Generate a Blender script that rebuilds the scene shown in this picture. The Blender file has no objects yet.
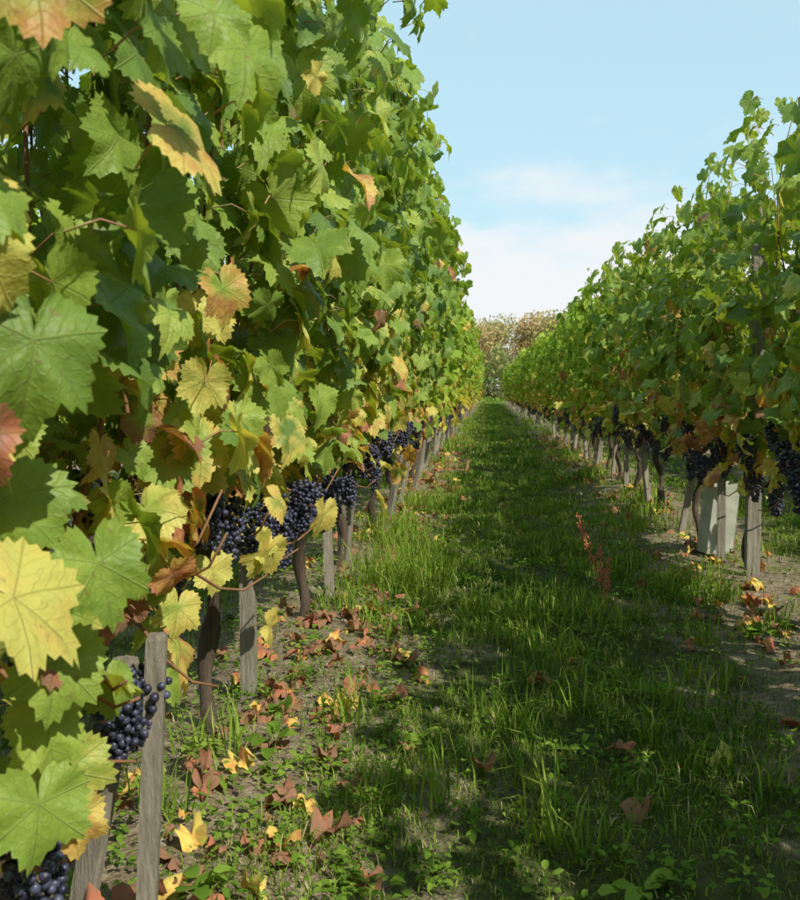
import bpy, math, numpy as np
from mathutils import Vector
rng = np.random.default_rng(11)
S = bpy.context.scene
S.view_settings.view_transform='Standard'; S.view_settings.look='None'; S.view_settings.exposure=0
LX, RX, SP = -0.62, 1.12, 1.74
TOSUN = Vector((0.64,-0.62,0.89)).normalized()

def gz(x,y):
    return (0.012*np.sin(2.1*x+0.7*y)+0.010*np.sin(5.3*x-1.9*y+1)+0.008*np.sin(9.1*x+7.3*y)
            +0.006*np.sin(17*x-13*y+2)+0.035*np.exp(-((x-LX)/.25)**2)+0.035*np.exp(-((x-RX)/.25)**2))*np.clip(1-(np.abs(y)-60)/40,0,1)

# ---------------- node helpers
class NB:
    def __init__(s,name):
        s.mat=bpy.data.materials.new(name); s.mat.use_nodes=True
        s.nt=s.mat.node_tree; s.nt.nodes.clear()
        s.out=s.nt.nodes.new('ShaderNodeOutputMaterial')
    def n(s,t,**k):
        x=s.nt.nodes.new(t)
        for a,b in k.items(): setattr(x,a,b)
        return x
    def set(s,inp,v):
        if isinstance(v,bpy.types.NodeSocket): s.nt.links.new(v,inp)
        else:
            if isinstance(v,(tuple,list)) and len(v)==3 and inp.type=='RGBA': v=(*v,1)
            inp.default_value=v
    def m(s,op,a,b=None,c=None,clamp=False):
        x=s.n('ShaderNodeMath',operation=op,use_clamp=clamp); s.set(x.inputs[0],a)
        if b is not None: s.set(x.inputs[1],b)
        if c is not None: s.set(x.inputs[2],c)
        return x.outputs[0]
    def mix(s,f,a,b,bt='MIX'):
        x=s.n('ShaderNodeMix',data_type='RGBA',blend_type=bt); s.set(x.inputs[0],f); s.set(x.inputs[6],a); s.set(x.inputs[7],b)
        return x.outputs[2]
    def mixf(s,f,a,b):
        x=s.n('ShaderNodeMix',data_type='FLOAT'); s.set(x.inputs[0],f); s.set(x.inputs[2],a); s.set(x.inputs[3],b)
        return x.outputs[0]
    def noise(s,scale,vec=None,detail=3,rough=.55):
        x=s.n('ShaderNodeTexNoise'); x.inputs['Scale'].default_value=scale; x.inputs['Detail'].default_value=detail; x.inputs['Roughness'].default_value=rough
        if vec is not None: s.set(x.inputs['Vector'],vec)
        return x.outputs[0]
    def ramp(s,f,stops):
        x=s.n('ShaderNodeValToRGB'); s.set(x.inputs[0],f); e=x.color_ramp.elements
        while len(e)<len(stops): e.new(.5)
        for i,(p,c) in enumerate(stops): e[i].position=p; e[i].color=(*c,1)
        return x.outputs[0]
    def princ(s,col,rough=.6,spec=.4,normal=None,**k):
        p=s.n('ShaderNodeBsdfPrincipled'); s.set(p.inputs['Base Color'],col); s.set(p.inputs['Roughness'],rough)
        p.inputs['Specular IOR Level'].default_value=spec
        if normal is not None: s.set(p.inputs['Normal'],normal)
        return p.outputs[0]
    def diff(s,col):
        d=s.n('ShaderNodeBsdfDiffuse'); s.set(d.inputs[0],col); return d.outputs[0]
    def bump(s,h,st=.3,d=.01):
        b=s.n('ShaderNodeBump'); b.inputs['Strength'].default_value=st; b.inputs['Distance'].default_value=d; s.set(b.inputs['Height'],h); return b.outputs[0]
    def done(s,sh): s.nt.links.new(sh,s.out.inputs[0]); return s.mat
    def translucent(s,sh,col,fac,normal=None):
        t=s.n('ShaderNodeBsdfTranslucent'); s.set(t.inputs[0],col)
        mx=s.n('ShaderNodeMixShader'); s.set(mx.inputs[0],fac); s.set(mx.inputs[1],sh); s.set(mx.inputs[2],t.outputs[0]); return mx.outputs[0]

def leaf_material(name,dry=False,far=False):
    b=NB(name)
    uv=b.n('ShaderNodeUVMap').outputs[0]
    sp=b.n('ShaderNodeSeparateXYZ'); b.set(sp.inputs[0],uv)
    x,y=sp.outputs[0],sp.outputs[1]
    if not far:
        ax=b.m('ABSOLUTE',x)
        P=[];A=[]
        for a in (0,50,107):
            sa,ca=math.sin(math.radians(a)),math.cos(math.radians(a))
            al=b.m('ADD',b.m('MULTIPLY',ax,sa),b.m('MULTIPLY',y,ca))
            pp=b.m('ABSOLUTE',b.m('SUBTRACT',b.m('MULTIPLY',ax,ca),b.m('MULTIPLY',y,sa)))
            pp=b.m('ADD',pp,b.m('MULTIPLY',b.m('LESS_THAN',al,0.0),5.0))
            P.append(pp);A.append(al)
        f=b.m('LESS_THAN',P[1],P[0]); p=b.mixf(f,P[0],P[1]); a_=b.mixf(f,A[0],A[1])
        f=b.m('LESS_THAN',P[2],p); p=b.mixf(f,p,P[2]); a_=b.mixf(f,a_,A[2])
        main=b.m('SUBTRACT',1.0,b.m('DIVIDE',p,0.016),clamp=True)
        wob=b.m('MULTIPLY',b.noise(6,uv,2),.22)
        ch=b.m('PINGPONG',b.m('MULTIPLY',b.m('ADD',wob,b.m('SUBTRACT',a_,b.m('MULTIPLY',p,0.85))),6.0),0.5)
        sec=b.m('SUBTRACT',1.0,b.m('DIVIDE',ch,0.1),clamp=True)
        vein=b.m('MAXIMUM',main,b.m('MULTIPLY',sec,0.25))
    at=b.n('ShaderNodeAttribute',attribute_name='Col'); sc=b.n('ShaderNodeSeparateColor'); b.set(sc.inputs[0],at.outputs[0])
    r,g,bb=sc.outputs[0],sc.outputs[1],sc.outputs[2]
    geo=b.n('ShaderNodeTexCoord').outputs['Object']
    n1=b.noise(28,geo,2 if far else 4)
    gr=b.ramp(b.m('ADD',b.m('MULTIPLY',r,0.8),b.m('MULTIPLY',b.m('SUBTRACT',n1,.5),.7),clamp=True),
        [(0,(.115,.205,.038)),(.4,(.22,.335,.050)),(.75,(.35,.445,.075)),(1,(.50,.53,.13))])
    if not far: gr=b.mix(b.m('MULTIPLY',vein,.38),gr,(.46,.52,.20))
    rad=b.m('SQRT',b.m('ADD',b.m('MULTIPLY',x,x),b.m('MULTIPLY',y,y)))
    f=b.m('MULTIPLY',g,1.5)
    f=b.m('ADD',f,b.m('MULTIPLY',b.m('MULTIPLY',rad,.55),b.m('MULTIPLY',g,3.0,clamp=True)))
    f=b.m('ADD',f,b.m('MULTIPLY',n1,.9)); f=b.m('SUBTRACT',f,1.12)
    f=b.m('MULTIPLY',f,3.0,clamp=True)
    ac=b.ramp(b.m('ADD',bb,b.m('MULTIPLY',b.m('SUBTRACT',n1,.5),1.2),clamp=True),
        [(0,(.60,.58,.14)),(.4,(.70,.54,.14)),(.62,(.56,.30,.09)),(.8,(.42,.15,.09)),(1,(.27,.15,.09))])
    if not far: ac=b.mix(b.m('MULTIPLY',vein,.35),ac,(.45,.42,.14))
    col=b.mix(f,gr,ac)
    if far:
        sh=b.diff(col)
    else:
        n2=b.noise(110,geo,2)
        spots=b.m('MULTIPLY',b.m('SUBTRACT',n2,.64),9.0,clamp=True)
        col=b.mix(b.m('MULTIPLY',spots,.6),col,(.22,.15,.06))
        h=b.m('SUBTRACT',b.m('MULTIPLY',n2,.8),vein)
        sh=b.princ(col,.5,.38,b.bump(h,.55,.004))
    tc=b.mix(1.0,col,(1.65,1.45,.5),'MULTIPLY')
    return b.done(b.translucent(sh,tc,.12 if dry else .35))

def wood(name,c1,c2,sc=14,st=.6):
    b=NB(name); g=b.n('ShaderNodeTexCoord').outputs['Object']
    mp=b.n('ShaderNodeMapping'); mp.inputs['Scale'].default_value=(6,6,.7); b.set(mp.inputs[0],g)
    n=b.noise(sc,mp.outputs[0],6,.7); n2=b.noise(9,g,3)
    col=b.ramp(n,[(.3,c1),(.7,c2)]); col=b.mix(b.m('MULTIPLY',n2,.6),col,tuple(.45*c for c in c1))
    return b.done(b.princ(col,.85,.2,b.bump(n,st,.01)))

LEAF=leaf_material('grape_leaf'); DRY=leaf_material('dry_leaf',True,True); LEAFF=leaf_material('grape_leaf_small',False,True)
BARK=wood('vine_bark',(.06,.042,.03),(.17,.13,.095),10,1)
CANE=wood('cane_bark',(.22,.11,.055),(.38,.20,.10),20,.2)
STAKE=wood('weathered_wood',(.19,.165,.12),(.47,.43,.35),12,.8)
def simple(name,c1,c2,scale,rough=.5,spec=.4,tr=0,st=.2):
    b=NB(name); g=b.n('ShaderNodeTexCoord').outputs['Object']; n=b.noise(scale,g,3)
    col=b.ramp(n,[(.35,c1),(.65,c2)]); sh=b.princ(col,rough,spec,b.bump(n,st,.004))
    if tr: sh=b.translucent(sh,b.mix(1.0,col,(1.8,1.7,.7),'MULTIPLY'),tr)
    return b.done(sh)
PET=simple('petiole',(.34,.30,.09),(.44,.20,.12),30,.5)
GRAPE=simple('grape_skin',(.010,.009,.026),(.075,.08,.135),60,.42,.45,0,.02)
WIRE=simple('galvanised_wire',(.25,.25,.25),(.4,.4,.4),30,.4)
PLAST=simple('pale_plastic',(.36,.38,.31),(.50,.51,.43),14,.6,.3,.2)
DOCK=simple('dock_seed',(.42,.10,.06),(.60,.22,.11),60,.8)

def grass_mat(name):
    b=NB(name)
    at=b.n('ShaderNodeAttribute',attribute_name='Col'); sc=b.n('ShaderNodeSeparateColor'); b.set(sc.inputs[0],at.outputs[0])
    col=b.ramp(sc.outputs[0],[(0,(.042,.09,.014)),(.5,(.125,.22,.028)),(.88,(.28,.38,.065)),(.95,(.48,.42,.20)),(1,(.52,.46,.27))])
    return b.done(b.translucent(b.diff(col),b.mix(1.0,col,(1.7,1.6,.6),'MULTIPLY'),.30))
GRASS=grass_mat('grass_blade')

# ---------------- mesh helpers
def make(name,V,F,mats,col=None,uv=None,mi=None,smooth=True,parent=None,loc=None):
    V=np.ascontiguousarray(V,dtype=np.float32); F=np.ascontiguousarray(F,dtype=np.int32); k=F.shape[1]
    me=bpy.data.meshes.new(name)
    me.vertices.add(len(V)); me.vertices.foreach_set('co',V.ravel())
    me.loops.add(F.size); me.loops.foreach_set('vertex_index',F.ravel())
    me.polygons.add(len(F)); me.polygons.foreach_set('loop_start',np.arange(0,F.size,k,dtype=np.int32))
    me.update(calc_edges=True)
    me.polygons.foreach_set('use_smooth',np.full(len(F),smooth))
    for m in (mats if isinstance(mats,list) else [mats]): me.materials.append(m)
    if mi is not None: me.polygons.foreach_set('material_index',np.asarray(mi,dtype=np.int32))
    if uv is not None:
        l=me.uv_layers.new(name='UVMap'); l.data.foreach_set('uv',np.ascontiguousarray(uv[F.ravel()],dtype=np.float32).ravel())
    if col is not None:
        a=me.color_attributes.new('Col','FLOAT_COLOR','POINT')
        c=np.ones((len(V),4),dtype=np.float32); c[:,:3]=col; a.data.foreach_set('color',c.ravel())
    me.update()
    return obj(name,me,parent,loc)
def obj(name,me,parent=None,loc=None):
    o=bpy.data.objects.new(name,me); S.collection.objects.link(o)
    if parent: o.parent=parent
    if loc is not None: o.location=loc
    return o

def norm(a): return a/np.maximum(np.linalg.norm(a,axis=-1,keepdims=True),1e-9)

ctrl_a=[0,12,27,38,51,64,80,94,108,124,145,162,173,180]
ctrl_r=[1.0,.90,.70,.81,.92,.82,.68,.76,.81,.75,.70,.60,.36,.07]
def leaf_template(n,hi):
    th=np.linspace(-180,180,n,endpoint=False)
    r=np.interp(np.abs(th),ctrl_a,ctrl_r)
    if hi: r=r*(1+np.where(np.arange(n)%2==0,.06,-.055)*(np.abs(th)<165))
    t=np.radians(th); out=np.stack([r*np.sin(t),r*np.cos(t)],1)
    V=[np.zeros((1,2))];F=[]
    if hi:
        V+= [out*.33,out*.68,out]
        for i in range(n):
            j=(i+1)%n
            F.append((0,1+i,1+j))
            for q in (0,1):
                a=1+q*n; F+=[(a+i,a+n+i,a+n+j),(a+i,a+n+j,a+j)]
    else:
        V+=[out]
        for i in range(n): F.append((0,1+i,1+(i+1)%n))
    return np.concatenate(V),np.array(F)
TH=leaf_template(60,True); TM=leaf_template(22,False); TD=leaf_template(30,True)

def leaves_geo(rng,T,P,Nn,D,size,curl=1.0):
    V2,F=T; N=len(P)
    z=norm(Nn); yv=norm(D-(D*z).sum(1,keepdims=True)*z); xv=np.cross(yv,z)
    x=V2[None,:,0]; y=V2[None,:,1]; r=np.sqrt(x*x+y*y); th=np.arctan2(x,y)
    u=lambda a,b:rng.uniform(a,b,(N,1))
    fold=u(-.08,.5)*curl; droop=u(.0,.55)*curl; ph=u(0,6.28); wv=u(.05,.21)*curl
    Z=fold*np.abs(x)*.8 - droop*(y.clip(0)**2) - .25*curl*u(0,1)*r*r + wv*np.sin(5*th+ph)*r*r + .05*curl*np.sin(9*x+ph)*np.sin(8*y+ph*2)*r
    Z=Z+.05*np.abs(np.sin(th*3.2))*r + u(-.4,.25)*curl*np.clip(r-.6,0,1)
    X=x*u(.85,1.2)*(1-.12*fold)+u(-.10,.10)*y*y; Y=y*(1-.1*droop)
    W=(X[...,None]*xv[:,None]+Y[...,None]*yv[:,None]+Z[...,None]*z[:,None])*size[:,None,None]+P[:,None]
    FF=(F[None]+np.arange(N)[:,None,None]*len(V2)).reshape(-1,3)
    uv=np.broadcast_to(V2[None],(N,len(V2),2)).reshape(-1,2)
    return W.reshape(-1,3),FF,uv

def tubes(lines,sides=5):
    V=[];F=[];o=0
    for pts,rad in lines:
        pts=np.array(pts,float); n=len(pts); rad=np.broadcast_to(rad,(n,))
        t=norm(np.gradient(pts,axis=0)); ref=np.array([0,0,1.0]) if abs(t[0,2])<.8 else np.array([1.0,0,0])
        a=norm(np.cross(t,ref)); b=np.cross(t,a)
        ang=np.linspace(0,2*np.pi,sides,endpoint=False)
        ring=pts[:,None]+rad[:,None,None]*(np.cos(ang)[None,:,None]*a[:,None]+np.sin(ang)[None,:,None]*b[:,None])
        V.append(ring.reshape(-1,3))
        for i in range(n-1):
            for j in range(sides):
                k=(j+1)%sides; F.append((o+i*sides+j,o+i*sides+k,o+(i+1)*sides+k,o+(i+1)*sides+j))
        V.append(pts[-1:])
        for j in range(sides): F.append((o+(n-1)*sides+j,o+(n-1)*sides+(j+1)%sides,o+n*sides,o+n*sides))
        o+=n*sides+1
    V=np.concatenate(V); F=np.array(F)
    tri=np.concatenate([F[:,[0,1,2]],F[F[:,2]!=F[:,3]][:,[0,2,3]]])
    return V,tri

def petioles(P,Nn,D,L,rad):
    n=len(P); B=P-norm(D)*L*.35-norm(Nn)*L*.9+np.array([0,0,-.2])*L
    M=(P+B)/2+np.array([0,0,1.0])*L*.18
    t=norm(P-B); a=norm(np.cross(t,np.array([.3,.5,.8]))); b=np.cross(t,a)
    V=[]
    for q,s in ((B,1.3),(M,1),(P,.9)):
        for k in range(3):
            V.append(q+rad*s*(math.cos(2.094*k)*a+math.sin(2.094*k)*b))
    V=np.stack(V,1)
    F=[]
    for i in range(2):
        for k in range(3):
            l=(k+1)%3; F+=[(i*3+k,i*3+l,i*3+3+l),(i*3+k,i*3+3+l,i*3+3+k)]
    F=(np.array(F)[None]+np.arange(n)[:,None,None]*9).reshape(-1,3)
    return V.reshape(-1,3),F

# ---------------- grapes
def ico(sub):
    import bmesh
    bm=bmesh.new(); bmesh.ops.create_icosphere(bm,subdivisions=sub,radius=1)
    V=np.array([v.co[:] for v in bm.verts]); F=np.array([[v.index for v in f.verts] for f in bm.faces]); bm.free(); return V,F
I1,I2=ico(1),ico(2)
def cluster_geo(rng,I,L=.15,w=.033):
    C=[];R=[]
    z=0; b1,b2=rng.uniform(0,6,2)
    while z<L:
        t=z/L; rr=w*(min(1,.45+t*4))*(1-t)**.55+.004
        m=max(1,int(2*math.pi*rr/.0125)); ph=rng.uniform(0,6)
        for k in range(m):
            a=ph+2*math.pi*k/m+rng.normal(0,.12); q=rr*rng.uniform(.7,1.18)*(1+.25*math.sin(2*a+b1+8*t))
            if rng.random()<.06: continue
            C.append((q*math.cos(a),q*math.sin(a),-z-rng.uniform(0,.008))); R.append(rng.uniform(.0046,.0070))
        z+=.0108
    for k in range(9):
        C.append((rng.normal(.030,.010),rng.normal(.02,.010),rng.uniform(-.035,0))); R.append(.006)
    C=np.array(C);R=np.array(R); V=(I[0][None]*R[:,None,None]+C[:,None]).reshape(-1,3)
    F=(I[1][None]+np.arange(len(C))[:,None,None]*len(I[0])).reshape(-1,3)
    return V,F
def cluster_mesh(I,L,w):
    V,F=cluster_geo(rng,I,L,w); o=make('grape_cluster',V,F,GRAPE); me=o.data; bpy.data.objects.remove(o); return me
CL_HI=[cluster_mesh(I2,L,w) for L,w in ((.10,.030),(.13,.032),(.14,.029),(.12,.026),(.09,.031))]
CLF=[cluster_geo(rng,I1,L,.034) for L in (.11,.15,.13)]

# ---------------- vine parts
def gen_leaves(rng,hw,n1,n2,n3,top=1.95,yspread=.54,zlo=.33,zb=.54):
    P=[]; ns=9; canes=[]
    for i in range(ns):
        y0=-yspread+2*yspread*(i+.5)/ns+rng.normal(0,.04); dx=rng.uniform(-1,1)*hw*.8; dy=rng.normal(0,.12)
        tz=top+rng.normal(-.06,.10)+(0.2 if rng.random()<.2 else 0)
        t=np.linspace(0,1,9); pts=np.stack([dx*np.sin(t*2.2)+.02*np.sin(7*t+i),y0+dy*t+.02*np.cos(9*t),.48+(tz-.48)*t],1)
        canes.append((pts,np.linspace(.0045,.0016,9)))
        m=n1//ns; tt=rng.uniform((zb-.44)/1.5,1.02,m)
        q=np.stack([np.interp(tt,t,pts[:,k]) for k in range(3)],1)
        q+=rng.normal(0,1,(m,3))*np.array([.07,.06,.04])*(1.15-.7*np.clip(tt,0,1)**3)[:,None]
        P.append(q)
    a,b=rng.uniform(0,6,2)
    z=rng.uniform(zb,top,n2); y=rng.uniform(-yspread,yspread,n2); side=np.where(rng.random(n2)<.5,-1,1)
    w=hw*np.interp(z,[.4,.65,1.1,1.7,top],[.28,.5,.92,1.05,.70])*(1+.28*np.sin(6.5*y+a)*np.sin(4.5*z+b)+.1*np.sin(13*y+11*z))
    P.append(np.stack([side*w*rng.uniform(.62,1.1,n2),y,z],1))
    z=rng.uniform(zlo,.74,n3); P.append(np.stack([rng.normal(0,hw*.45,n3),rng.uniform(-yspread,yspread,n3),z],1))
    P=np.concatenate(P); N=len(P)
    side=np.sign(P[:,0]+rng.normal(0,.04,N))
    Nn=np.stack([side*.95,np.zeros(N)-.15,np.full(N,.5)],1)+rng.normal(0,.48,(N,3))
    D=np.stack([side*.3,rng.normal(0,.6,N),np.full(N,-1.0)],1)+rng.normal(0,.25,(N,3))
    size=rng.uniform(.034,.074,N)*np.where(P[:,2]>top-.05,.7,1)
    z=P[:,2]; pa=np.interp(z,[.3,.5,.75,.98,1.2,2],[.72,.62,.40,.12,.03,.012])
    isa=rng.random(N)<pa
    aut=np.where(isa,rng.uniform(.28,.9,N),np.where(rng.random(N)<.15,rng.uniform(.1,.3,N),0))
    col=np.stack([np.clip(rng.normal(.48,.27,N),0,1)+.12*(z>top-.1)+.12*(z<.85),aut,rng.beta(.9,1.4,N)],1)
    return canes,P,Nn,D,size,col

def build_leaf_mesh(name,rng,T,P,Nn,D,size,col,pet,parent=None):
    V,F,uv=leaves_geo(rng,T,P,Nn,D,size)
    nc=len(T[0]); C=np.repeat(col,nc,axis=0); mi=np.zeros(len(F),int)
    if pet:
        L=size[:,None]*rng.uniform(.7,1.2,(len(P),1)); pv,pf=petioles(P,norm(Nn),D,L,.0012)
        F=np.concatenate([F,pf+len(V)]); V=np.concatenate([V,pv]); uv=np.concatenate([uv,np.zeros((len(pv),2))]); C=np.concatenate([C,np.zeros((len(pv),3))]); mi=np.concatenate([mi,np.ones(len(pf),int)])
    return make(name,V,F,[LEAF if pet else LEAFF,PET],col=np.clip(C,0,1),uv=uv,mi=mi,parent=parent)

def trunk_geo(rng,canes,sides=8):
    n=14; t=np.linspace(0,1,n); lx=rng.normal(0,.03); ly=rng.normal(0,.06)
    pts=np.stack([lx*t+.014*np.sin(9*t+rng.uniform(0,6)),ly*t+.022*np.sin(7*t+rng.uniform(0,6)),-.03+.47*t],1)
    rad=.020*(1-.2*t)+.004*np.sin(13*t+rng.uniform(0,6))+rng.normal(0,.0018,n); rad[0]*=1.3; rad[-1]*=1.35
    lines=[(pts,rad)]
    for s in (-1,1):
        tt=np.linspace(0,1,6); h=pts[-1]
        lines.append((np.stack([h[0]+.02*np.sin(5*tt),h[1]+s*.42*tt,h[2]+.07*np.sin(tt*1.8)],1),np.linspace(.015,.007,6)))
    return tubes(lines,sides)

CAM=np.array([0,0,.8])
# bunches seen on the near row: x,y,z of the cluster tops
BUNCH=[(-.45,3.75,.59),(-.48,3.9,.51),(-.46,4.1,.57),(-.50,4.25,.50),(-.44,3.6,.54),(-.43,3.95,.58),(-.47,4.0,.44),
       (-.46,2.40,.52),(-.49,2.52,.46),(-.45,2.60,.55),(-.50,2.30,.47),(-.45,2.78,.50),(-.46,2.68,.44),
       (-.48,1.60,.60),(-.50,1.72,.56),(-.47,1.66,.52),
       (-.47,1.16,.385),(-.48,1.24,.37),
       (-.44,.86,.32),
       (-.46,5.3,.55),(-.45,5.5,.58),(-.44,5.1,.57),(-.46,4.8,.55),(-.44,5.7,.55)]
def hi_vine(x,y,hw,extra=None,cull=.0,n1=380,n2=400,n3=60,top=1.95,zlo=.33,ncl=10,cz=(.40,.62)):
    r=np.random.default_rng(int(abs(x*1000)+ (y+10)*77))
    e=bpy.data.objects.new('grape_vine',None); S.collection.objects.link(e); e.location=(x,y,float(gz(x,y))); e.empty_display_size=.2
    canes,P,Nn,D,size,col=gen_leaves(r,hw,n1,n2,n3,top,zlo=zlo)
    W=P+np.array([x,y,0]); k=(np.linalg.norm(W-CAM,axis=1)>cull)&~((W[:,0]>-.30)&(W[:,2]<.75)&(x<0))
    if x<0:
        for (bx,by,bz) in BUNCH:
            k&=~((np.abs(W[:,1]-by+.08)<.11)&(W[:,0]>bx-.02)&(W[:,2]<bz+.03)&(W[:,2]>bz-.14)&(r.random(len(W))<.75))
    P,Nn,D,size,col=P[k],Nn[k],D[k],size[k],col[k]
    if extra:
        for (wx,wy,wz,nx,ny,nz,dx,dy,dz,s,c0,c1,c2) in extra:
            P=np.vstack([P,[wx-x,wy-y,wz]]);Nn=np.vstack([Nn,[nx,ny,nz]]);D=np.vstack([D,[dx,dy,dz]]);size=np.append(size,s);col=np.vstack([col,[c0,c1,c2]])
    build_leaf_mesh('leaves',r,TH,P,Nn,D,size,col,True,e)
    V,F=trunk_geo(r,canes); make('trunk',V,F,BARK,parent=e)
    low=[]
    for i in range(7):
        t=np.linspace(0,1,7); y0=r.uniform(-.4,.4); s=1 if r.random()<.6 else -1
        low.append((np.stack([s*(.03+.17*t*hw/.3),y0+r.uniform(-.3,.3)*t,.5-.16*t+.25*t*t*r.uniform(-.1,1.2)+.03*np.sin(6*t)],1),np.linspace(.0045,.0018,7)))
    V,F=tubes(canes+low,6); make('canes',V,F,CANE,parent=e)
    sd=1 if x<0 else -1
    L=[(sd*r.uniform(.0,.14) if r.random()<.6 else -sd*r.uniform(.03,.13),r.uniform(-.5,.5),r.uniform(*cz)) for i in range(ncl)]
    if x<0: L+=[(bx-x,by-y,bz) for bx,by,bz in BUNCH if abs(by-y)<=.5]
    for p in L:
        o=obj('grape_cluster',CL_HI[r.integers(len(CL_HI))],e)
        o.location=p; o.rotation_euler=(r.normal(0,.2),r.normal(0,.2),r.uniform(0,6.28)); sc=r.uniform(.85,1.12); o.scale=(sc,sc,sc)
    return e

FAR=[]
for v in range(7):
    r=np.random.default_rng(100+v)
    canes,P,Nn,D,size,col=gen_leaves(r,.29,300,320,44,zlo=.41,zb=.57)
    ol=build_leaf_mesh('leaves',r,TM,P,Nn,D,size*1.06,col,False)
    V,F=trunk_geo(r,canes,6); V2,F2=tubes(canes,3)
    ot=make('trunk',np.concatenate([V,V2]),np.concatenate([F,F2+len(V)]),[BARK,CANE],mi=np.concatenate([np.zeros(len(F)),np.ones(len(F2))]))
    GV=[];GF=[];o=0; yc=r.uniform(-.45,.45,4)
    for i in range(13):
        cv,cf=CLF[r.integers(3)]; p=np.array([(1 if i%2 else -1)*r.uniform(.03,.17),yc[i%4]+r.normal(0,.07),r.uniform(.42,.64)])
        GV.append(cv*r.uniform(.85,1.1)+p); GF.append(cf+o); o+=len(cv)
    og=make('grape_clusters',np.concatenate(GV),np.concatenate(GF),GRAPE)
    FAR.append((ol.data,ot.data,og.data))
    for q in (ol,ot,og): bpy.data.objects.remove(q)
def far_vine(x,y,i,hwm=1.0,hs=1.0):
    e=bpy.data.objects.new('grape_vine',None); S.collection.objects.link(e); e.empty_display_size=.2
    e.location=(x+rng.normal(0,.03),y,float(gz(x,y))); e.rotation_euler=(0,0,(math.pi if rng.random()<.5 else 0)+rng.normal(0,.05)); e.scale=(hwm*rng.uniform(.85,1.15),1.04,hs*rng.uniform(.94,1.05))
    a,b,c=FAR[i%7]
    obj('leaves',a,e);obj('trunk',b,e);obj('grape_clusters',c,e)

def stake_geo(w,h,lean):
    V=[];F=[]
    for z,s in ((-.05,1),(h*.5,1),(h-.01,.98),(h,.82)):
        for a,b in ((-1,-1),(1,-1),(1,1),(-1,1)): V.append((a*w/2*s+lean[0]*z,b*w/2*s*.8+lean[1]*z,z))
    for i in range(3):
        for k in range(4):
            l=(k+1)%4; F.append((i*4+k,i*4+l,i*4+4+l,i*4+4+k))
    F.append((12,13,14,15)); return np.array(V),np.array(F)
STK=[]
for i in range(5):
    V,F=stake_geo(rng.uniform(.026,.038),rng.uniform(.42,.58),rng.normal(0,.07,2)); o=make('wooden_stake',V,F,STAKE,smooth=False); STK.append(o.data); bpy.data.objects.remove(o)
V,F=stake_geo(.055,1.60,(0,0)); o=make('trellis_post',V,F,STAKE,smooth=False); TPOST=o.data; bpy.data.objects.remove(o)

# individually placed leaves near the camera: x,y,z, normal, tipdir, size, col
H=[(-.345,.70,.79, .62,-.75,.25, -.1,-.1,-1,.078,.30,.1,0),
   (-.30,.62,1.03, .6,-.8,.2, .1,.1,-1,.055,.7,.38,.62),
   (-.36,.63,.72, .5,-.9,0, -.3,0,-1,.05,.5,.75,.78),
   (-.36,1.28,.89, .75,-.6,.2, .4,0,-1,.055,.7,.42,.5),
   (-.42,1.35,.86, .7,-.7,.1, -.1,0,-1,.05,.8,.9,.0),
   (-.47,1.02,.26, .6,-.7,.1, .1,0,-1,.05,.5,.9,.5),
   (-.34,.80,.60, .6,-.7,.3, .2,0,-1,.062,.55,.15,0),
   (-.40,.84,.50, .6,-.7,.3, -.3,0,-1,.060,.7,.15,0),
   (-.42,.78,.66, .7,-.6,.3, -.3,0,-1,.07,.5,0,0),
   (-.44,.95,.52, .7,-.6,.3, .3,0,-1,.055,.8,.3,0),
   (-.42,.86,.43, .7,-.6,.3, .2,0,-1,.058,.9,.2,0),
   (-.40,.80,.38, .7,-.6,.3, -.2,0,-1,.06,.6,.1,0),
   (-.43,.92,.36, .7,-.6,.3, .3,0,-1,.055,.7,.3,0),
   (-.46,1.00,.46, .7,-.6,.3, -.2,0,-1,.05,.6,.3,.2),
   (-.45,1.08,.40, .7,-.6,.3, .1,0,-1,.045,.6,.1,.2),
   (-.47,1.28,.50, .7,-.6,.3, .4,0,-1,.055,.8,.1,.1),
   (-.47,1.40,.42, .7,-.6,.3, -.4,0,-1,.05,.9,.45,.1),
   (-.48,1.62,.44, .7,-.6,.3, .2,0,-1,.05,.8,.7,.05),
   (-.47,1.90,.44, .7,-.6,.3, .1,0,-1,.05,.8,.8,.0),
   (-.47,2.05,.56, .7,-.6,.3, -.1,0,-1,.05,.7,.5,.2)]
ys=np.arange(-2.9,52,1.0)
for y in ys:
    for x in (LX,RX):
        yy=y+rng.normal(0,.05)
        if x==LX and -.5<y<6.5: hi_vine(x,yy,.34,extra=H if abs(y-1.1)<.3 else None,cull=.6,top=2.04,n1=480,n2=590,n3=130 if y<1.5 else 84,zlo=.27 if y<1.5 else .36,ncl=4 if y<1.5 else 7)
        elif x==RX and 2<y<7.5: hi_vine(x,yy,.28,top=1.66,n1=340,n2=380,n3=40,zlo=.43,ncl=15,cz=(.44,.66))
        else: far_vine(x,yy,int(rng.integers(7)),1.05 if x==LX else .97,1.02 if x==LX else .88)
        sx=x+rng.normal(0,.02); sy=yy+rng.uniform(.12,.3)
        o=obj('wooden_stake',STK[rng.integers(5)]); o.location=(sx+ (0.03 if x<0 else -.06),sy,float(gz(sx,sy))); o.rotation_euler=(0,0,rng.normal(0,.3)); o.scale=(1,1,.88)
for x in (LX-SP,RX+SP):
    for y in np.arange(-.9,9 if x<0 else 18,1.0): far_vine(x,y,int(rng.integers(7)),1,.86)
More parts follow.
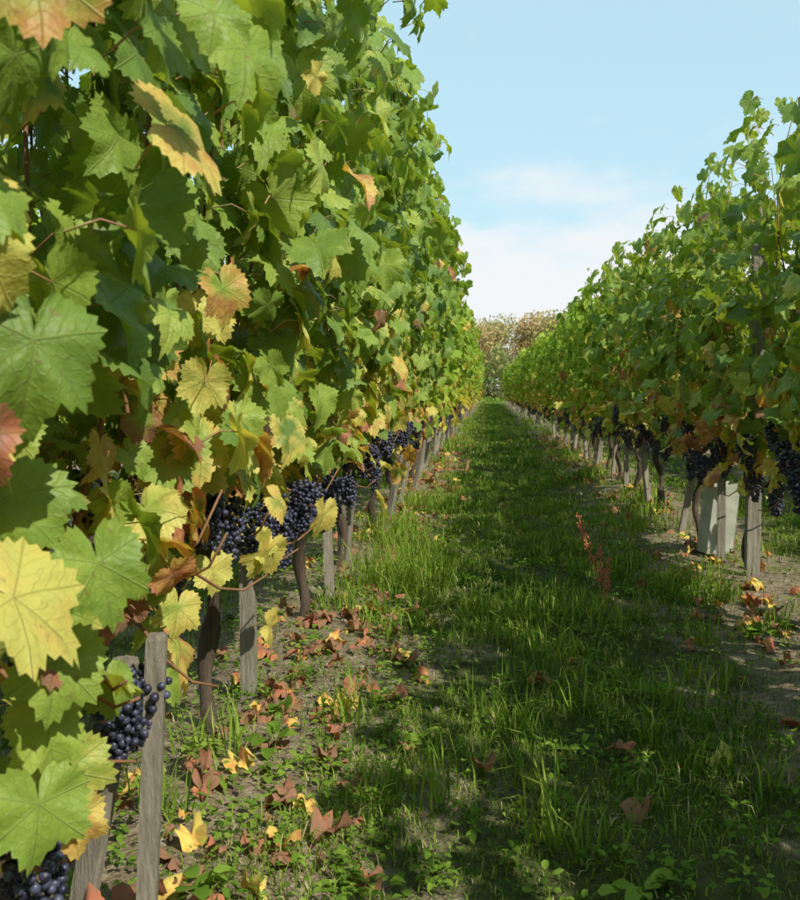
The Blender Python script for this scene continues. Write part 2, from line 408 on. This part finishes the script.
for x in (LX,RX,RX+SP,LX-SP):
    for y in np.arange(4.1,9 if x<-1 else (18 if x>2 else 50),5.5):
        o=obj('trellis_post',TPOST); o.location=(x,y,0)
    for k,z in enumerate((.47,.85,1.2,1.5)):
        t=np.linspace(-3,9 if x<-1 else (18 if x>2 else 52),40); V,F=tubes([(np.stack([x+.0*t+(.012 if k%2 else -.012),t,z+.008*np.sin(t*1.1)],1),.0011)],4); make('trellis_wire',V,F,WIRE)
for (sx,sy,s) in ((-.47,1.24,1),(1.0,2.95,2)):
    o=obj('wooden_stake',STK[s]); o.location=(sx,sy,float(gz(sx,sy))); o.scale=(1,1,.8); o.rotation_euler=(0,0,.2)

# pale vine guard on the right
V=[];F=[]
for z in (0,.12,.24,.33):
    for i,(a,b) in enumerate(((-1,-1),(1,-1),(1,1),(-1,1))): V.append((a*.065+z*.05,b*.055,z+ (0.015*a if z>.3 else 0)))
for (a,b) in ((-1,-1),(1,-1),(1,1),(-1,1)): V.append((a*.061+.33*.05,b*.051,.32))
for (a,b) in ((-1,-1),(1,-1),(1,1),(-1,1)): V.append((a*.061,b*.051,.0))
for i in range(3):
    for k in range(4): l=(k+1)%4; F.append((i*4+k,i*4+l,i*4+4+l,i*4+4+k))
for k in range(4): l=(k+1)%4; F+= [(12+k,12+l,16+l,16+k),(16+k,16+l,20+l,20+k)]
g=make('vine_guard',np.array(V),np.array(F),PLAST,smooth=False); g.location=(1.09,4.65,.02); g.rotation_euler=(0,.06,.25)

# ---------------- ground
def axis(fine0,fine1,step,far,side):
    a=list(np.arange(fine0,fine1,step)); s=step; v=fine1
    while v<far: a.append(v); s*=1.35; v+=s
    a.append(far); s=step; v=fine0-step; pre=[]
    while v>-side: pre.append(v); s*=1.35; v-=s
    pre.append(-side); return np.array(pre[::-1]+a)
gx=axis(-2,3,.06,600,600); gy=axis(0,14,.06,900,300)
X,Y=np.meshgrid(gx,gy); Z=gz(X,Y)
Vg=np.stack([X,Y,Z],-1).reshape(-1,3); nx=len(gx); ii,jj=np.meshgrid(np.arange(len(gy)-1),np.arange(nx-1),indexing='ij'); b0=(ii*nx+jj).ravel()
Fg=np.stack([b0,b0+1,b0+nx+1,b0+nx],1)
b=NB('ground_soil'); g=b.n('ShaderNodeTexCoord').outputs['Object']; sp=b.n('ShaderNodeSeparateXYZ'); b.set(sp.inputs[0],g)
n1=b.noise(3,g,3); n2=b.noise(26,g,5,.7); n3=b.noise(120,g,2)
soil=b.ramp(n2,[(.3,(.12,.085,.055)),(.55,(.26,.205,.135)),(.75,(.42,.37,.27))])
moss=b.ramp(n2,[(.3,(.035,.048,.014)),(.7,(.10,.11,.036))])
t=b.m('PINGPONG',b.m('SUBTRACT',sp.outputs[0],LX),SP/2)
f=b.m('MULTIPLY',b.m('ADD',b.m('SUBTRACT',t,.36),b.m('MULTIPLY',b.m('SUBTRACT',n1,.5),1.5)),5.0,clamp=True)
col=b.mix(f,soil,moss)
h=b.m('ADD',b.m('MULTIPLY',n2,.7),b.m('MULTIPLY',n3,.3))
GROUND=b.done(b.princ(col,.95,.15,b.bump(h,1.0,.03)))
make('ground',Vg,Fg,GROUND)

# ---------------- grass
def pn(x,y,s=1.0): return (np.sin(3.1*x*s+1.3*y*s)+np.sin(5.7*x*s-2.9*y*s+1)+np.sin(1.7*y*s+.5)+np.sin(11*x*s+7*y*s+2)*.6)/3.6
def blades(x,y,h,w,lean,rng):
    n=len(x); a=rng.uniform(0,6.28,n); d=np.stack([np.cos(a),np.sin(a),0*a],1); p=np.stack([-np.sin(a+rng.normal(0,.5,n)),np.cos(a),0*a],1)
    B=np.stack([x,y,gz(x,y)-.003],1); up=np.array([0,0,1.0]); l=lean[:,None]; h=h[:,None]; w=w[:,None]
    M=B+up*h*.6+d*l*h*.35; T=B+up*h*(1-.45*l**1.5)+d*l*h*1.0
    V=np.stack([B-p*w*.5,B+p*w*.5,M-p*w*.42,M+p*w*.42,T],1).reshape(-1,3)
    F=(np.array([(0,1,3),(0,3,2),(2,3,4)])[None]+np.arange(n)[:,None,None]*5).reshape(-1,3); return V,F
def cover(x,y):
    t=np.abs(((x-LX+SP/2)%SP)-SP/2)
    t=np.where(x>.25,t-.10,t)
    return np.clip((t-.14)/.25+pn(x,y,1.0)*.8,0.16,1)*np.clip(.72+.7*pn(x+4,y,2.3),.12,1)
GVs=[];GFs=[];GC=[];off=0
def addgrass(x0,x1,y0,y1,dens,hm,wm):
    global off
    n=int((x1-x0)*(y1-y0)*dens); x=rng.uniform(x0,x1,n); y=rng.uniform(y0,y1,n)
    k=rng.random(n)<cover(x,y); x,y=x[k],y[k]; n=len(x)
    tall=np.clip(pn(x,y,1.9)+.3,0,1); h=hm*rng.uniform(.4,1.3,n)*(.55+1.0*tall); w=wm*rng.uniform(.6,1.4,n)
    V,F=blades(x,y,h,w,rng.uniform(.1,1.1,n),rng); GVs.append(V);GFs.append(F+off);off+=len(V)
    c=np.clip(.45+.35*pn(x,y,.8)+rng.normal(0,.18,n),0,.9); c=np.where(rng.random(n)<.09,rng.uniform(.93,1,n),c)
    GC.append(np.repeat(np.stack([c,c,c],1),5,axis=0))
addgrass(-1.2,1.8,1.1,3.6,11500,.038,.0026)
addgrass(-1.1,1.9,3.6,8,6200,.045,.0042)
addgrass(-1.1,1.7,8,22,2200,.055,.009)
addgrass(-1.1,1.7,22,64,500,.07,.02)
addgrass(1.9,5,1,20,400,.06,.012)
addgrass(-4,-1.3,1,14,400,.06,.012)
addgrass(-30,30,64,88,60,.25,.08)
def tuft(cx,cy,n,rad,h,w=.0042):
    global off
    x=cx+rng.normal(0,rad,n); y=cy+rng.normal(0,rad,n)
    V,F=blades(x,y,h*rng.uniform(.5,1.15,n),w*rng.uniform(.7,1.3,n),rng.uniform(.15,1.0,n),rng); GVs.append(V);GFs.append(F+off);off+=len(V)
    c=np.clip(rng.normal(.66,.16,n),0,.9); GC.append(np.repeat(np.stack([c,c,c],1),5,axis=0))
for a in ((-.36,3.7,500,.10,.20),(-.26,4.2,400,.10,.18),(-.43,4.6,300,.1,.2),(-.38,6.2,260,.12,.18),(-.08,1.75,26,.03,.16),(.0,2.3,40,.05,.12),(.25,3.3,300,.12,.14),(.1,2.9,160,.09,.11),(.75,3.9,140,.07,.12),(.9,5.5,160,.1,.15),(-.55,1.9,40,.05,.14),(.55,1.9,24,.05,.12),(.12,1.62,18,.02,.18)): tuft(*a)
for i in range(130): tuft(rng.uniform(-.6,1.0),rng.uniform(1.4,9),int(rng.integers(8,50)),.03,rng.uniform(.06,.14))
for i in range(40): tuft((-.42 if i%2 else .95)+rng.normal(0,.06),rng.uniform(5,25),60,.08,rng.uniform(.12,.2),.008)
make('grass',np.concatenate(GVs),np.concatenate(GFs),GRASS,col=np.concatenate(GC))

wt=np.array([(0,0),(.28,.25),(.36,.55),(.25,.85),(0,1.05),(-.25,.85),(-.36,.55),(-.28,.25),(0,.5)])
wf=np.array([(8,i,(i+1)%8) for i in range(8)]); TW=(wt,wf)
n=2500; cx=np.where(rng.random(n)<.5,rng.uniform(-.85,-.15,n),rng.uniform(-.3,1.3,n)); cy=1.1+rng.uniform(0,1,n)**1.5*7; rep=rng.integers(4,11,n)
P=np.repeat(np.stack([cx,cy,gz(cx,cy)+.008],1),rep,axis=0); N=len(P); a=rng.uniform(0,6.28,N)
D=np.stack([np.cos(a),np.sin(a),rng.uniform(.0,.9,N)],1); P[:,2]+=rng.uniform(0,.025,N); P[:,:2]+=D[:,:2]*rng.uniform(0,.03,(N,1))
Nn=np.stack([-.5*np.cos(a),-.5*np.sin(a),np.ones(N)],1)+rng.normal(0,.25,(N,3))
V,F,uv=leaves_geo(rng,TW,P,Nn,D,np.repeat(rng.uniform(.006,.020,n)*np.where(rng.random(n)<.03,2.2,1),rep)*rng.uniform(.7,1.2,N))
c=np.clip(np.repeat(rng.normal(.52,.15,n),rep)+rng.normal(0,.08,N),0,.85)
make('weeds',V,F,GRASS,col=np.repeat(np.stack([c]*3,1),9,axis=0))

n=1200; side=rng.random(n)<.58
x=np.where(side,LX+.14+np.clip(rng.normal(0,.15,n),-.3,.3),RX-.12+np.clip(rng.normal(0,.16,n),-.3,.3)); y=1.0+rng.uniform(0,1,n)**1.4*15
k=rng.random(n)<.04; x=np.where(k,rng.uniform(-.3,.9,n),x)
P=np.stack([x,y,gz(x,y)+rng.uniform(.010,.028,n)],1); a=rng.uniform(0,6.28,n)
Nn=np.stack([rng.normal(0,.45,n),rng.normal(0,.45,n),np.ones(n)],1); D=np.stack([np.cos(a),np.sin(a),0*a],1)
V,F,uv=leaves_geo(rng,TD,P,Nn,D,rng.uniform(.014,.050,n),3.0)
col=np.stack([rng.random(n),np.ones(n),rng.choice([.5,.75,1.0,1.1,1.2,1.2],n)+rng.normal(0,.1,n)],1)
make('fallen_leaves',V,F,DRY,col=np.clip(np.repeat(col,len(TD[0]),axis=0),0,1),uv=uv)

n=260; x=np.where(rng.random(n)<.6,LX+.1+rng.normal(0,.2,n),RX-.1+rng.normal(0,.2,n)); y=rng.uniform(1,8,n); sz=rng.uniform(.004,.014,n)
V=(I1[0][None]*sz[:,None,None]*rng.uniform(.6,1.3,(n,1,3))*(1+rng.normal(0,.12,(n,len(I1[0]),1)))+np.stack([x,y,gz(x,y)+sz*.1],1)[:,None]).reshape(-1,3)
F=(I1[1][None]+np.arange(n)[:,None,None]*len(I1[0])).reshape(-1,3)
make('stones',V,F,simple('stone',(.2,.17,.12),(.36,.31,.24),40,.9),smooth=False)

e=bpy.data.objects.new('dock_plant',None); S.collection.objects.link(e); e.location=(.43,3.55,float(gz(.43,3.55)))
lines=[];SV=[];SF=[];o=0
for s,(dx,dy,h) in enumerate(((-.08,0,.34),(.0,.02,.22),(.03,-.02,.18))):
    t=np.linspace(0,1,8); pts=np.stack([dx*t+.01*np.sin(5*t),dy*t,h*t],1); lines.append((pts,np.linspace(.003,.0015,8)))
    m=int(440*h); tt=rng.uniform(.3,1,m); q=np.stack([np.interp(tt,t,pts[:,k]) for k in range(3)],1)+rng.normal(0,.007,(m,3))
    r_=rng.uniform(.002,.0042,m); v=(I1[0][None]*r_[:,None,None]*np.array([1,.6,1.2])+q[:,None]).reshape(-1,3); SV.append(v); SF.append((I1[1][None]+np.arange(m)[:,None,None]*len(I1[0])).reshape(-1,3)+o); o+=len(v)
V,F=tubes(lines,5); make('stem',V,F,DOCK,parent=e); make('seeds',np.concatenate(SV),np.concatenate(SF),DOCK,parent=e,smooth=False)

# ---------------- distant trees
def foliage_mat(name,c):
    b=NB(name); at=b.n('ShaderNodeAttribute',attribute_name='Col'); sc=b.n('ShaderNodeSeparateColor'); b.set(sc.inputs[0],at.outputs[0])
    col=b.ramp(sc.outputs[0],c); return b.done(b.translucent(b.diff(col),col,.35))
TREE=foliage_mat('tree_foliage',[(0,(.15,.20,.06)),(.4,(.34,.35,.12)),(.7,(.56,.45,.20)),(1,(.64,.44,.22))])
TB=simple('tree_bark',(.2,.17,.14),(.34,.31,.27),3,.9)
def tree(rng,x,y,H,R,nl,tone,lines):
    tr=[]; t=np.linspace(0,1,6); top=np.array([x+rng.normal(0,.4),y,H*.8])
    pts=np.stack([x+(top[0]-x)*t,y+0*t,H*.8*t],1); tr.append((pts,np.linspace(.16,.04,6)))
    ends=[]
    for i in range(18):
        s=rng.uniform(.2,.95); b0=np.array([np.interp(s,t,pts[:,0]),y,H*.8*s]); a=rng.uniform(0,6.28); L=R*(1.1-.6*s)*rng.uniform(.6,1.1)
        e_=b0+np.array([math.cos(a)*L,math.sin(a)*L,L*rng.uniform(.4,1.0)]); mid=(b0+e_)/2+rng.normal(0,.15,3)
        tr.append((np.array([b0,mid,e_]),np.array([.06,.035,.012]))); ends.append(e_); ends.append(mid)
    lines+=tr; ends=np.array(ends)
    P=ends[rng.integers(len(ends),size=nl)]+np.clip(rng.normal(0,1,(nl,3)),-1.8,1.8)*np.array([.55,.55,.42])*R*.45
    P[:,2]=np.clip(P[:,2],.3,None)
    s=rng.uniform(.06,.15,nl); c=np.clip(tone+rng.normal(0,.15,nl)+.1*(P[:,2]/H-.5),0,1); return P,s,c
def quads(P,s,c,rng):
    n=len(P); a=norm(rng.normal(0,1,(n,3))); b=norm(np.cross(a,rng.normal(0,1,(n,3)))); s=s[:,None]
    V=np.stack([P-a*s-b*s*.3,P+a*s*.1-b*s*.8,P+a*s+b*s*.2,P-a*s*.1+b*s*.8],1).reshape(-1,3)
    return V,np.arange(n*4).reshape(-1,4),np.repeat(np.stack([c]*3,1),4,axis=0)
lines=[];A=[];B=[];C=[]
for i in range(36):
    x=-36+i*2.0+rng.normal(0,.6); y=rng.uniform(80,96); H=rng.uniform(8.0,10.2)*y/92
    p,s,c=tree(rng,x,y,H,rng.uniform(2.0,2.8),4600,rng.uniform(.3,.9),lines); A.append(p);B.append(s);C.append(c)
m=40000; x=rng.uniform(-36,42,m); hh=2.9+1.1*np.sin(x*.9)+.8*np.sin(x*2.3)
A.append(np.stack([x,rng.uniform(74,79,m),rng.uniform(0,1,m)*hh],1));B.append(rng.uniform(.09,.22,m));C.append(np.clip(rng.normal(.22,.16,m)+.1*np.sin(x*1.3),0,1))
V,F,cc=quads(np.concatenate(A),np.concatenate(B),np.concatenate(C),rng)
dt=make('distant_trees',V,F,TREE,col=cc,smooth=False)
V,F=tubes(lines,5); make('trunks',V,F,TB,parent=dt)

# ---------------- world
w=bpy.data.worlds.new('World'); S.world=w; w.use_nodes=True; nt=w.node_tree; nt.nodes.clear()
N_=nt.nodes.new; out=N_('ShaderNodeOutputWorld'); bg=N_('ShaderNodeBackground'); sky=N_('ShaderNodeTexSky'); sky.sky_type='NISHITA'; sky.sun_disc=False
sky.sun_elevation=math.asin(TOSUN.z); sky.sun_rotation=math.atan2(TOSUN.x,TOSUN.y); sky.air_density=1.0; sky.dust_density=.6; sky.ozone_density=.8
tc=N_('ShaderNodeTexCoord'); sx=N_('ShaderNodeSeparateXYZ'); nt.links.new(tc.outputs['Generated'],sx.inputs[0])
mp=N_('ShaderNodeMapping'); mp.inputs['Scale'].default_value=(1,1,2.2); nt.links.new(tc.outputs['Generated'],mp.inputs[0])
no=N_('ShaderNodeTexNoise'); no.inputs['Scale'].default_value=9; no.inputs['Detail'].default_value=8; no.inputs['Roughness'].default_value=.5; nt.links.new(mp.outputs[0],no.inputs[0])
el=N_('ShaderNodeMapRange'); el.inputs[1].default_value=.10; el.inputs[2].default_value=.27; el.inputs[3].default_value=.36; el.inputs[4].default_value=-.28; nt.links.new(sx.outputs[2],el.inputs[0])
ad=N_('ShaderNodeMath'); ad.operation='ADD'; nt.links.new(no.outputs[0],ad.inputs[0]); nt.links.new(el.outputs[0],ad.inputs[1])
mr=N_('ShaderNodeMapRange'); mr.interpolation_type='SMOOTHSTEP'; mr.inputs[1].default_value=.36; mr.inputs[2].default_value=.80; mr.inputs[3].default_value=0; mr.inputs[4].default_value=.95; nt.links.new(ad.outputs[0],mr.inputs[0])
hz=N_('ShaderNodeMix'); hz.data_type='RGBA'; hz.inputs[0].default_value=.70; nt.links.new(sky.outputs[0],hz.inputs[6]); hz.inputs[7].default_value=(4.9,7.4,8.2,1)
mx=N_('ShaderNodeMix'); mx.data_type='RGBA'; nt.links.new(mr.outputs[0],mx.inputs[0]); nt.links.new(hz.outputs[2],mx.inputs[6]); mx.inputs[7].default_value=(7.0,7.15,7.3,1)
nt.links.new(mx.outputs[2],bg.inputs[0]); bg.inputs[1].default_value=.13; nt.links.new(bg.outputs[0],out.inputs[0])

ld=bpy.data.lights.new('sun','SUN'); ld.energy=5; ld.angle=math.radians(.5); ld.color=(1,.95,.82); lo=bpy.data.objects.new('sun',ld); S.collection.objects.link(lo)
lo.rotation_euler=(-TOSUN).to_track_quat('-Z','Y').to_euler(); lo.location=(5,-3,8)

cd=bpy.data.cameras.new('camera'); cam=bpy.data.objects.new('camera',cd); S.collection.objects.link(cam); S.camera=cam
cd.sensor_width=36; cd.lens=38; cd.clip_start=.02; cd.clip_end=2000
cam.location=(0,0,.8); yaw=math.atan(87/950); pitch=math.atan(60/950)
cam.rotation_euler=(math.pi/2-pitch,0,yaw)
cd.dof.use_dof=True; cd.dof.focus_distance=2.6; cd.dof.aperture_fstop=14
